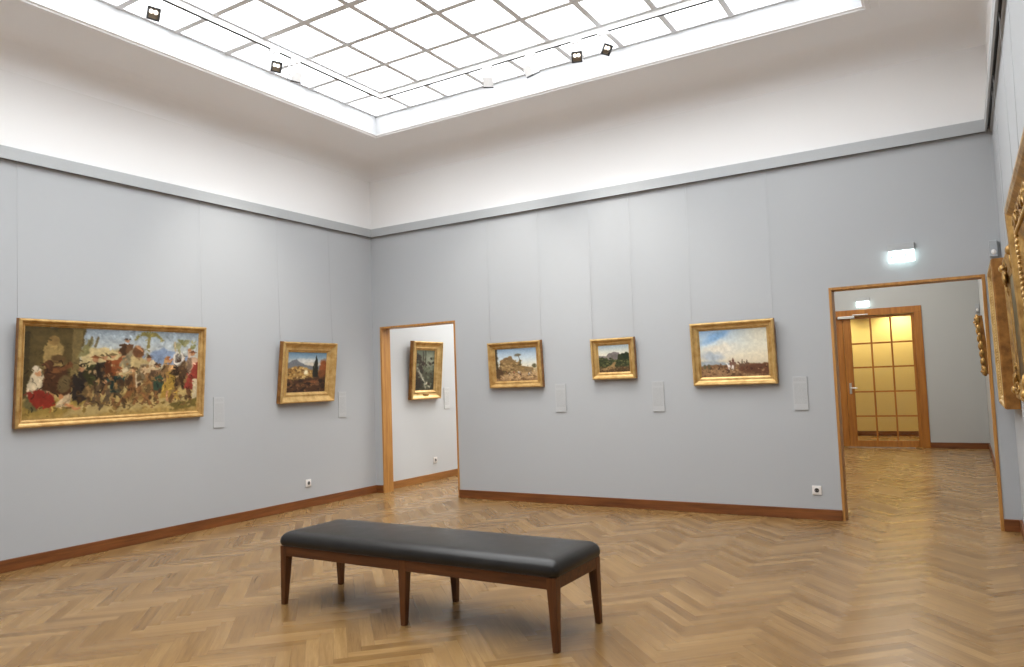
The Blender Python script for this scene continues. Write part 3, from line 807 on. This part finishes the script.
def picture(name, label, wall, pos, w, h, fw, depth, lean, img, mat='gold', prof=None, plaque=False, wires=True, mats=None, mi=None, rail_z=RAIL0, cat='painting'):
    """pos = middle of the frame's foot on the wall; wall in left/back/right; lean = how far the top hangs forward"""
    rz = {'back': 0., 'left': PI/2, 'right': -PI/2}[wall]
    root = thing(name, label, cat, pos, (0, 0, rz))
    lm = Matrix.Rotation(math.atan2(lean, h), 4, 'X')      # leans out towards -y
    def place(o): o.matrix_local = Matrix.Translation((0, -.004, 0)) @ lm @ Matrix.Translation((0, 0, h/2)); return o
    bm = bmesh.new(); pr = prof or scoop(fw, depth)
    if not prof: mats, mi = [M['goldbrown'], M[mat]], [0]+[1]*(len(pr)-2)
    profile_ring(bm, w, h, pr, mi)
    a, b = w/2-.004, h/2-.004
    bm.faces.new([bm.verts.new((sx*a, -.002, sz*b)) for sx, sz in ((-1, -1), (-1, 1), (1, 1), (1, -1))])
    fr = place(obj('frame', bm, mats or M[mat], root))
    cv = place(canvas_obj(w-2*fw, h-2*fw, img, depth*.16, root))
    if plaque:
        bm = bmesh.new(); bm_box(bm, -.055, .055, -depth*.72, -depth*.45, -h/2+.035, -h/2+.075)
        pl = place(obj('name_plate', bm, M['goldold'], root, .003))
    if wires:
        for s in (-1, 1):
            bm = bmesh.new(); x = s*(w/2-.012)
            zt = h*.93; yb = -.004-lean*.93+.004
            rz_ = rail_z-pos[2]
            bm_cyl(bm, (x, -.027, rz_+.02), (x, -.027, rz_-.03), .003, seg=8)
            bm_cyl(bm, (x, -.027, rz_-.03), (x, yb, zt), .0011, seg=6)
            obj('hanging_wire', bm, M['wire'], root)
    return root

picture('framed_painting', 'wide gilt-framed painting of a street procession with palm tree', 'left', (0, -3.427, 1.119), 1.724, .888, .062, .055, .058, art_procession(), 'gold')
picture('framed_painting', 'gilt-framed landscape with dark cypress on the left grey wall', 'left', (0, -1.198, 1.205), .822, .692, .118, .075, .075, art_cypress(), 'gold2')
picture('framed_painting', 'gilt-framed painting of a hilltop ruin, right of the small doorway', 'back', (2.166, 0, 1.287), .703, .524, .078, .062, .026, art_ruin(), 'gold')
picture('framed_painting', 'smallest gilt-framed landscape with a grey mountain on back wall', 'back', (3.376, 0, 1.345), .497, .434, .074, .060, .026, art_hills(), 'gold2')
picture('framed_painting', 'gilt-framed painting of horse riders under a wide pale sky', 'back', (4.632, 0, 1.250), .808, .618, .080, .058, .042, art_riders(), 'gold2')
picture('framed_painting', 'gilt-framed dark gorge painting seen through the left doorway', 'left', (0, 1.003, 1.158), .665, .81, .125, .075, .070, art_gorge(), 'gold2', plaque=True, wires=False)

# the frames on the right wall, seen along the wall
def bead_row(bm, w, h, ins, out, r, step, sides='lrtb'):
    a, b = w/2-ins, h/2-ins
    n = int(2*b/step); m = int(2*a/step)
    for i in range(n):
        z = -b+(i+.5)*2*b/n
        for s, k in ((-1, 'l'), (1, 'r')):
            if k in sides: bm_ball(bm, (s*a, -out, z), r, r*.8, r*.95, 0, 8, 5)
    for i in range(m):
        x = -a+(i+.5)*2*a/m
        for s, k in ((-1, 'b'), (1, 't')):
            if k in sides: bm_ball(bm, (x, -out, s*b), r*.95, r*.8, r, 0, 8, 5)

def swirl(bm, cx, cz, out, r, flip=1, turns=1.4, th=.011, ph=0.):
    pts = []
    for i in range(22):
        t = i/21; a = ph+flip*turns*2*PI*t; rr = r*(1-.78*t)
        pts.append(Vector((cx+rr*math.cos(a), -out-.010*t, cz+rr*math.sin(a))))
    for i, (p, q) in enumerate(zip(pts[:-1], pts[1:])): bm_cyl(bm, p, q, th*(1-.45*i/21), th*(1-.45*(i+1)/21), 7, i in (0, 20))

def leafspray(bm, cx, cz, out, size, ang, n=7):
    for k in range(n):
        a = ang+(k-(n-1)/2)*.36
        l = size*(1-.08*abs(k-(n-1)/2))
        bm_ball(bm, (cx+math.cos(a)*l*.55, -out-.006*(k % 2), cz+math.sin(a)*l*.55), l*.5, .014, l*.13, -a, 8, 5)
    bm_ball(bm, (cx, -out-.01, cz), size*.22, .024, size*.22, 0, 8, 5)

def place_on(root_h, lean, o):
    o.matrix_local = Matrix.Translation((0, -.004, 0)) @ Matrix.Rotation(math.atan2(lean, root_h), 4, 'X') @ Matrix.Translation((0, 0, root_h/2))

# farthest: smooth deep box moulding with a beaded inner edge
w, h, d, ln = 1.0, 1.06, .096, .017
pA = [(0, 0), (0, d*.86), (.008, d*.97), (.02, d), (.032, d*.95), (.04, d*.82), (.062, d*.78), (.075, d*.6), (.095, d*.4), (.095, d*.1)]
rA = picture('framed_painting', 'smooth-sided deep gilt frame beside the doorway on right wall', 'right', (W, -.60, 1.04), w, h, .095, d, ln, art_dark(21, (120, 116, 92)), prof=pA,
             mats=[M['goldbrown'], M['gold2']], mi=[0, 0, 1, 1, 1, 1, 1, 1, 0])
bm = bmesh.new(); bead_row(bm, w, h, .052, d*.80, .009, .022)
o = obj('beaded_edge', bm, M['gold2'], rA); place_on(h, ln, o)

# middle: carved corners
w, h, d, ln = 1.08, .92, .034, .022
rB = picture('framed_painting', 'gilt frame with carved leafy corners, middle of the right wall', 'right', (W, -1.90, 1.125), w, h, .13, d, ln, art_dark(22, (110, 100, 74)), 'goldold')
for sx in (-1, 1):
    for sz in (-1, 1):
        bm = bmesh.new()
        ax, az = sx*(w/2-.06), sz*(h/2-.06); an = math.atan2(-sz, -sx)
        leafspray(bm, ax, az, d*.8, .13, an, 7)
        swirl(bm, ax-sx*.09, az+sz*.005, d*.6, .045, sx*sz, 1.4, .008); swirl(bm, ax+sx*.005, az-sz*.09, d*.6, .045, -sx*sz, 1.4, .008)
        swirl(bm, ax-sx*.005, az-sz*.15, d*.5, .035, sx*sz, 1.4, .007)
        o = obj('corner_carving', bm, M['goldold'], rB); place_on(h, ln, o)

# nearest: heavy frame, swirling relief all along the moulding
w, h, d, ln = 1.50, .95, .066, .040
fwC = .19
pC = [(0, 0), (0, d*.75), (.01, d), (.026, d*1.02), (.04, d*.92), (.06, d*.62), (.10, d*.46), (.135, d*.52), (.15, d*.62), (.162, d*.52), (fwC, d*.3), (fwC, d*.12)]
rC = picture('framed_painting', 'heavy gilt frame with swirling relief, nearest on the right wall', 'right', (W, -3.90, 1.140), w, h, fwC, d, ln, art_dark(23, (92, 84, 62)), 'goldold', prof=pC)
bm = bmesh.new()
n = 8
for i in range(n):
    z = -h/2+.1+(h-.2)*i/(n-1)
    for s in (-1, 1):
        swirl(bm, s*(w/2-.09), z, d*.52, .042, s*(1 if i % 2 else -1), 1.3, .010, i*1.1)
n = 13
for i in range(n):
    x = -w/2+.1+(w-.2)*i/(n-1)
    for s in (-1, 1):
        swirl(bm, x, s*(h/2-.09), d*.52, .042, s*(1 if i % 2 else -1), 1.3, .010, i*1.3)
o = obj('relief_carving', bm, M['goldold'], rC); place_on(h, ln, o)
bm = bmesh.new(); bead_row(bm, w, h, .150, d*.64, .010, .024)
o = obj('beaded_edge', bm, M['gold2'], rC); place_on(h, ln, o)

# in the hall: an ornate frame with a pierced outline
w, h, d, ln = .95, .70, .06, .045
rD = picture('framed_painting', 'ornate scalloped gilt frame on the hall wall beyond the doorway', 'right', (HALL_X, 3.62, 1.247), w, h, .11, d, ln, art_dark(24, (120, 110, 84)), 'goldold', wires=False)
bm = bmesh.new()
for s in (-1, 1):
    for i in range(7):
        z = -h/2+.05+(h-.1)*i/6
        bm_ball(bm, (s*(w/2-.01), -d*.9, z), .034, .022, .05, 0, 8, 6); swirl(bm, s*(w/2-.05), z, d*.8, .03, s, 1.2, .008, i)
for s in (-1, 1):
    for i in range(9):
        x = -w/2+.05+(w-.1)*i/8
        bm_ball(bm, (x, -d*.9, s*(h/2-.01)), .05, .022, .034, 0, 8, 6)
for sx in (-1, 1):
    for sz in (-1, 1): leafspray(bm, sx*(w/2-.03), sz*(h/2-.03), d*.95, .09, math.atan2(-sz, -sx), 5)
o = obj('scalloped_carving', bm, M['goldold'], rD); place_on(h, ln, o)

# ------------------------------------------------------------------ labels, sockets, sensors, signs
def wall_thing(name, label, cat, wall, pos, group=None):
    return thing(name, label, cat, pos, (0, 0, {'back': 0., 'left': PI/2, 'right': -PI/2}[wall]), group)

def info_label(label, wall, pos, mat='label'):
    bm = bmesh.new(); bm_box(bm, -.064, .064, -.010, 0, -.155, .155)
    o = obj('mounted_label', bm, M[mat], None, .0015)
    o.location = pos; o.rotation_euler = (0, 0, {'back': 0., 'left': PI/2}[wall])
    tag(o, label, 'label')
info_label('pale label panel right of the wide procession painting', 'left', (0, -2.355, 1.147))
info_label('pale label panel right of the cypress landscape', 'left', (0, -.590, 1.150))
info_label('pale label panel right of the hilltop ruin painting', 'back', (2.713, 0, 1.157))
info_label('pale label panel right of the smallest mountain landscape', 'back', (3.839, 0, 1.151))
info_label('pale label panel right of the horse riders painting', 'back', (5.222, 0, 1.153))
info_label('pale label panel beside the dark gorge painting through left doorway', 'left', (0, 1.56, 1.15), 'label_pale')

def socket(label, wall, pos):
    r = wall_thing('wall_socket', label, 'socket', wall, pos)
    bm = bmesh.new(); bm_box(bm, -.041, .041, -.012, 0, -.041, .041)
    obj('cover_plate', bm, M['plastic'], r, .006, 3)
    bm = bmesh.new(); bm_cyl(bm, (0, -.0125, 0), (0, -.0145, 0), .027, .025, 24)
    ring_ = obj('socket_ring', bm, M['plastic'], r)
    bm = bmesh.new(); bm_cyl(bm, (0, -.0135, 0), (0, -.0155, 0), .020, .020, 20)
    w_ = obj('socket_well', bm, M['pit'], ring_)
    bm = bmesh.new()
    for s in (-1, 1): bm_cyl(bm, (s*.0095, -.0145, 0), (s*.0095, -.017, 0), .003, .003, 8)
    obj('contact_hole', bm, M['steel'], ring_)
socket('white wall socket low on left wall below the cypress landscape', 'left', (0, -1.162, .275))
socket('white wall socket on back wall left of the large doorway', 'back', (5.314, 0, .266))
socket('white wall socket seen through the left doorway', 'left', (0, 1.241, .281))

def sensor(label, pos):
    r = wall_thing('motion_detector', label, 'sensor', 'back', pos)
    bm = bmesh.new(); bm_box(bm, -.030, .030, -.045, 0, -.068, .068); obj('housing', bm, M['greyplastic'], r, .006, 2)
    bm = bmesh.new(); bm_ball(bm, (0, -.045, -.03), .018, .010, .022, 0, 12, 8); obj('lens', bm, M['plastic'], r)
sensor('small grey sensor box high in the right corner of the gallery', (6.805, 0, 2.31))
sensor('small grey sensor box in the far corner of the hall', (HALL_X-.035, HALL_Y, 2.29))

def exit_sign(label, pos, s=1.):
    r = wall_thing('exit_sign', label, 'sign', 'back', pos); r.scale = (s, s, s)
    bm = bmesh.new(); bm_box(bm, -.103, .103, -.055, 0, .0, .062); obj('housing', bm, M['lightgrey'], r, .003)
    bm = bmesh.new(); bm_box(bm, -.100, .100, -.050, -.030, -.100, .0); p = obj('light_panel', bm, M['exit'], r, .002)
    # running figure, doorway and arrow, almost washed out by the glow
    bm = bmesh.new(); y0, y1 = -.0525, -.0495
    def bar(ax, az, bx_, bz, t=.006):
        a, b = Vector((ax, 0, az)), Vector((bx_, 0, bz)); dd = (b-a).normalized(); nn = Vector((-dd.z, 0, dd.x))*t
        vs = [bm.verts.new(q+Vector((0, y, 0))) for y in (y0, y1) for q in (a-nn, a+nn, b+nn, b-nn)]
        for f in ((0, 1, 2, 3), (7, 6, 5, 4), (0, 4, 5, 1), (1, 5, 6, 2), (2, 6, 7, 3), (3, 7, 4, 0)): bm.faces.new([vs[i] for i in f])
    bm_cyl(bm, (.040, y0, -.026), (.040, y1, -.026), .008, seg=14)
    bar(.036, -.036, .028, -.060); bar(.028, -.060, .042, -.074); bar(.042, -.074, .038, -.092, .005); bar(.028, -.060, .012, -.078); bar(.012, -.078, -.002, -.080, .005)
    bar(.036, -.040, .052, -.052, .005); bar(.034, -.040, .016, -.046, .005)
    bar(.066, -.018, .088, -.018, .003); bar(.088, -.018, .088, -.096, .003); bar(.066, -.018, .066, -.096, .003)
    obj('running_figure', bm, M['exitmark'], p); bm = bmesh.new()
    bar(-.085, -.056, -.03, -.056, .005); bar(-.085, -.056, -.068, -.040, .005); bar(-.085, -.056, -.068, -.072, .005)
    obj('direction_arrow', bm, M['exitmark'], p)
exit_sign('lit emergency exit sign high above the large doorway', (6.131, 0, 2.376))
exit_sign('lit emergency exit sign above the glazed door in the hall', (5.075, HALL_Y, 2.545))

# ------------------------------------------------------------------ the bench
bx0, bx1, by0, by1 = 2.757, 4.737, -3.998, -3.468
bcx, bcy = (bx0+bx1)/2, (by0+by1)/2
hw, hd = (bx1-bx0)/2, (by1-by0)/2
bench = thing('bench', 'long black leather bench on dark walnut legs in the gallery', 'bench', (bcx, bcy, 0))
# cushion: rounded slab, gently domed
def cushion():
    bm = bmesh.new()
    sx, sy = hw+.012, hd+.012
    prof = [(.014, .366), (.006, .370), (.001, .382), (0., .400), (.005, .419), (.016, .434), (.032, .445), (.055, .452), (.09, .456), (.15, .459), (hd*.98, .462)]
    rings = []
    for ins, z in prof:
        a, b = sx-ins, sy-ins
        r = max(.042-ins*.4, .004); r = min(r, b*.98)
        ring = []
        for (qx, qy, t0) in ((1, 1, 0), (-1, 1, PI/2), (-1, -1, PI), (1, -1, 3*PI/2)):
            for k in range(7):
                t = t0+PI/2*k/6
                ring.append(bm.verts.new((qx*(a-r)+r*math.cos(t), qy*(b-r)+r*math.sin(t), z)))
        rings.append(ring)
    for A_, B_ in zip(rings[:-1], rings[1:]):
        n_ = len(A_)
        for i in range(n_): bm.faces.new((A_[i], A_[(i+1) % n_], B_[(i+1) % n_], B_[i])).smooth = True
    bm.faces.new(rings[-1]).smooth = True; bm.faces.new(rings[0][::-1])
    return bm
cu = obj('seat_cushion', cushion(), M['leather'], bench)
for s in (-1, 1):
    bm = bmesh.new()
    n_ = 96
    for i in range(n_):
        x = -hw+.05+(2*hw-.1)*i/(n_-1)
        bm_box(bm, x-.006, x+.006, s*(hd+.0125)-.001, s*(hd+.0125)+.001, .373, .376)
    obj('stitch_row', bm, M['darkplastic'], cu); bm = bmesh.new()
    n_ = 24
    for i in range(n_):
        y = -hd+.05+(2*hd-.1)*i/(n_-1)
        bm_box(bm, s*(hw+.0125)-.001, s*(hw+.0125)+.001, y-.006, y+.006, .373, .376)
    obj('stitch_row', bm, M['darkplastic'], cu)
bm = bmesh.new(); z0, z1, t = .305, .367, .026
bm_box(bm, -hw+.05, hw-.05, -hd+.002, -hd+t, z0, z1); bm_box(bm, -hw+.05, hw-.05, hd-t, hd-.002, z0, z1)
bm_box(bm, -hw+.002, -hw+t, -hd+.05, hd-.05, z0, z1); bm_box(bm, hw-t, hw-.002, -hd+.05, hd-.05, z0, z1)
bm_box(bm, -.02, .02, -hd+t, hd-t, z0+.01, z1)
obj('seat_frame', bm, M['walnut_x'], bench, .002)
def leg(sx, sy):
    bm = bmesh.new(); ts, bs = .053, .032
    def sq(z, s):
        if sx: a0, a1 = (hw-s, hw) if sx > 0 else (-hw, -hw+s)
        else: a0, a1 = -s/2, s/2
        b0, b1 = (hd-s, hd) if sy > 0 else (-hd, -hd+s)
        return [bm.verts.new(p) for p in ((a0, b0, z), (a1, b0, z), (a1, b1, z), (a0, b1, z))]
    L = [sq(0, bs), sq(.30, ts), sq(.366, ts)]
    for a, b in zip(L[:-1], L[1:]):
        for i in range(4): bm.faces.new((a[i], a[(i+1) % 4], b[(i+1) % 4], b[i]))
    bm.faces.new(L[0][::-1]); bm.faces.new(L[-1])
    obj('leg', bm, M['walnut'], bench, .003)
for sx in (-1, 0, 1):
    for sy in (-1, 1): leg(sx, sy)

# ------------------------------------------------------------------ track and spotlights
TZ, TH, TW = 4.445, .05, .036
TX0, TY1 = 1.343, -1.300
TX1, TY0 = SX1-(TX0-SX0), SY0+(SY1-TY1)
track = thing('lighting_track', 'white lighting track running under the skylight bars', 'lighting track', (0, 0, 0))
bm = bmesh.new()
a = TW/2
for q in ((TX0-a, TX0+a, TY0-a, TY1+a), (TX1-a, TX1+a, TY0-a, TY1+a), (TX0+a, TX1-a, TY1-a, TY1+a), (TX0+a, TX1-a, TY0-a, TY0+a)):
    bm_box(bm, *q, TZ, TZ+TH)
obj('track_profile', bm, M['trackwhite'], track)
bm = bmesh.new(); s = .012
for q in ((TX0-s, TX0+s, TY0+.06, TY1-.06), (TX1-s, TX1+s, TY0+.06, TY1-.06), (TX0+.06, TX1-.06, TY1-s, TY1+s), (TX0+.06, TX1-.06, TY0-s, TY0+s)):
    bm_box(bm, *q, TZ-.0015, TZ+.001)
obj('track_slot', bm, M['slot'], track)

def spotlight(label, pos, aim, lit, power, drop=.15, size=.047, beam=72, yaw=0):
    """pos on the foot of the track; the head hangs on a bent arm and points at aim"""
    r = thing('track_spotlight', label, 'spotlight', pos, (0, 0, 0), None)
    d = Vector(aim)-Vector((pos[0], pos[1], pos[2]-drop)); d.normalize()
    fl = Vector((d.x, d.y, 0)).normalized()
    ang = math.atan2(fl.y, fl.x)
    Rz = Matrix.Rotation(ang, 4, 'Z')
    bm = bmesh.new(); bm_box(bm, -.055, .055, -.016, .016, -.022, -.002)
    o = obj('track_adapter', bm, M['trackwhite'], r, .003)
    if abs(pos[1]-TY1) > .1: o.rotation_euler = (0, 0, PI/2)
    bm = bmesh.new()
    side = Vector((-fl.y, fl.x, 0))*(size+.008)
    bm_cyl(bm, (0, 0, -.02), (0, 0, -.045), .011)
    hp = Vector((0, 0, -drop))
    a1 = Vector((0, 0, -.045)); a2 = a1+side; a3 = hp+side
    bm_cyl(bm, a1-side*.15, a2, .008); bm_cyl(bm, a2+Vector((0, 0, .006)), a3-Vector((0, 0, .01)), .008); bm_cyl(bm, a3+side*.06, a3-side*.2, .012)
    obj('arm', bm, M['trackwhite'], r)
    rot = d.to_track_quat('-Z', 'Y').to_matrix().to_4x4()
    mloc = Matrix.Translation(hp) @ rot
    bm = bmesh.new(); S = size; D0 = .045; t = .006
    # open box: back and four sides, with a dark recess in front (front is -z)
    bm_box(bm, -S, S, -S, S, D0-.03, D0)
    for q in ((-S, -S+t, -S, S), (S-t, S, -S, S), (-S+t, S-t, -S, -S+t), (-S+t, S-t, S-t, S)): bm_box(bm, *q, -D0, D0-.03)
    for k in range(5): bm_box(bm, -S+.01, S-.01, -S+.012+k*.02, -S+.018+k*.02, D0, D0+.014)
    hd_ = obj('lamp_head', bm, M['trackwhite'], r); hd_.matrix_local = mloc
    bm = bmesh.new(); profile = .008
    for q in ((-S-.002, -S+t+.004, -S-.002, S+.002), (S-t-.004, S+.002, -S-.002, S+.002), (-S+t, S-t, -S-.002, -S+t+.004), (-S+t, S-t, S-t-.004, S+.002)): bm_box(bm, *q, -D0-.012, -D0)
    bz = obj('front_bezel', bm, M['darkplastic'], hd_)
    bm = bmesh.new(); bm_box(bm, -S+t, S-t, -S+t, S-t, -D0+.006, -D0+.010)
    obj('reflector', bm, M['lampface'], hd_)
    bm = bmesh.new()
    for sx in (-1, 1): bm_cyl(bm, (sx*S*.36, S*.28, -D0+.006), (sx*S*.36, S*.28, -D0+.002), S*.36, S*.36, 20)
    obj('lens', bm, M['lens'] if lit else M['plastic'], hd_)
    if power:
        l = bpy.data.lights.new('lamp_beam', 'SPOT'); l.energy = power; l.color = (1, .95, .88)
        l.spot_size = math.radians(beam); l.spot_blend = 1.; l.shadow_soft_size = .04
        lo = bpy.data.objects.new('lamp_beam', l); C.objects.link(lo); lo.parent = hd_
        lo.matrix_local = Matrix.Translation((0, 0, -D0-.03))
    return r
SP = 105
spotlight('dark-faced square spotlight on left track run, nearest the picture edge', (TX0, -3.945, TZ), (6.8, -5.2, 1.9), True, SP*.25)
spotlight('dark-faced square spotlight midway on the left track run', (TX0, -2.745, TZ), (6.8, -4.4, 1.9), True, SP*.25)
spotlight('white spotlight turned to the left wall beside a dark-faced one', (TX0, -2.50, TZ), (0, -2.1, 1.7), True, SP, drop=.15)
spotlight('white spotlight on back track run, nearest the skylight corner', (2.73, TY1, TZ), (1.9, 0, 1.7), True, SP, drop=.145)
spotlight('white spotlight on back track run turned to back wall', (3.215, TY1, TZ), (3.7, 0, 1.8), True, SP, drop=.15)
spotlight('dark-faced square spotlight on the back track run', (3.70, TY1, TZ), (5.6, -6.6, 1.2), True, SP*.25)
spotlight('tilted spotlight at the right end of the back track group', (3.965, TY1, TZ), (6.8, -2.6, 1.7), True, SP*.25, drop=.14)

# warm downlights in the corridor behind the glazed door
for x in (5.45, 4.1):
    r = thing('ceiling_downlight', 'warm round downlight in the corridor behind the glazed door', 'lamp', (x, 9.15, 2.75), (0, 0, 0), 'corridor downlights')
    bm = bmesh.new(); bm_cyl(bm, (0, 0, 0), (0, 0, -.012), .09, .085, 28); obj('trim_ring', bm, M['trackwhite'], r)
    bm = bmesh.new(); bm_cyl(bm, (0, 0, -.0121), (0, 0, -.015), .065, .065, 24); obj('lamp_disc', bm, M['lampdisc'], r)
    l = bpy.data.lights.new('lamp_glow', 'SPOT'); l.energy = 125; l.color = (1, .84, .52); l.spot_size = math.radians(140); l.spot_blend = .6; l.shadow_soft_size = .08
    lo = bpy.data.objects.new('lamp_glow', l); C.objects.link(lo); lo.parent = r; lo.location = (0, 0, -.05)

# ------------------------------------------------------------------ camera and world
f_px, yaw, pitch, roll, cx_, cy_ = 745.15, -.545, .0651, -.0354, 6.551, -7.3232
yaw, pitch, roll = math.radians(-31.229), math.radians(3.7286), math.radians(-2.0259)
fwd = Vector((math.sin(yaw)*math.cos(pitch), math.cos(yaw)*math.cos(pitch), math.sin(pitch)))
r0 = Vector((math.cos(yaw), -math.sin(yaw), 0)); u0 = r0.cross(fwd)
rt = r0*math.cos(roll)+u0*math.sin(roll); up = -r0*math.sin(roll)+u0*math.cos(roll)
cam = bpy.data.cameras.new('camera'); cam.sensor_width = 36; cam.lens = f_px*36/1024; cam.clip_start = .02
co = bpy.data.objects.new('camera', cam); C.objects.link(co)
mw = Matrix((rt, up, -fwd)).transposed().to_4x4(); mw.translation = Vector((cx_, cy_, 1.35)); co.matrix_world = mw
sc = bpy.context.scene; sc.camera = co
wd = bpy.data.worlds.new('world'); sc.world = wd; wd.use_nodes = True
wd.node_tree.nodes['Background'].inputs[0].default_value = (.5, .6, .7, 1); wd.node_tree.nodes['Background'].inputs[1].default_value = .3
sc.view_settings.view_transform = 'Standard'; sc.view_settings.look = 'None'
sc.view_settings.exposure = 0.0; sc.view_settings.gamma = 1; sc.view_settings.use_curve_mapping = False
sc.cycles.max_bounces = 10; sc.cycles.diffuse_bounces = 6; sc.cycles.transparent_max_bounces = 12
sc.cycles.use_denoising = True
sc.cycles.sample_clamp_indirect = 6
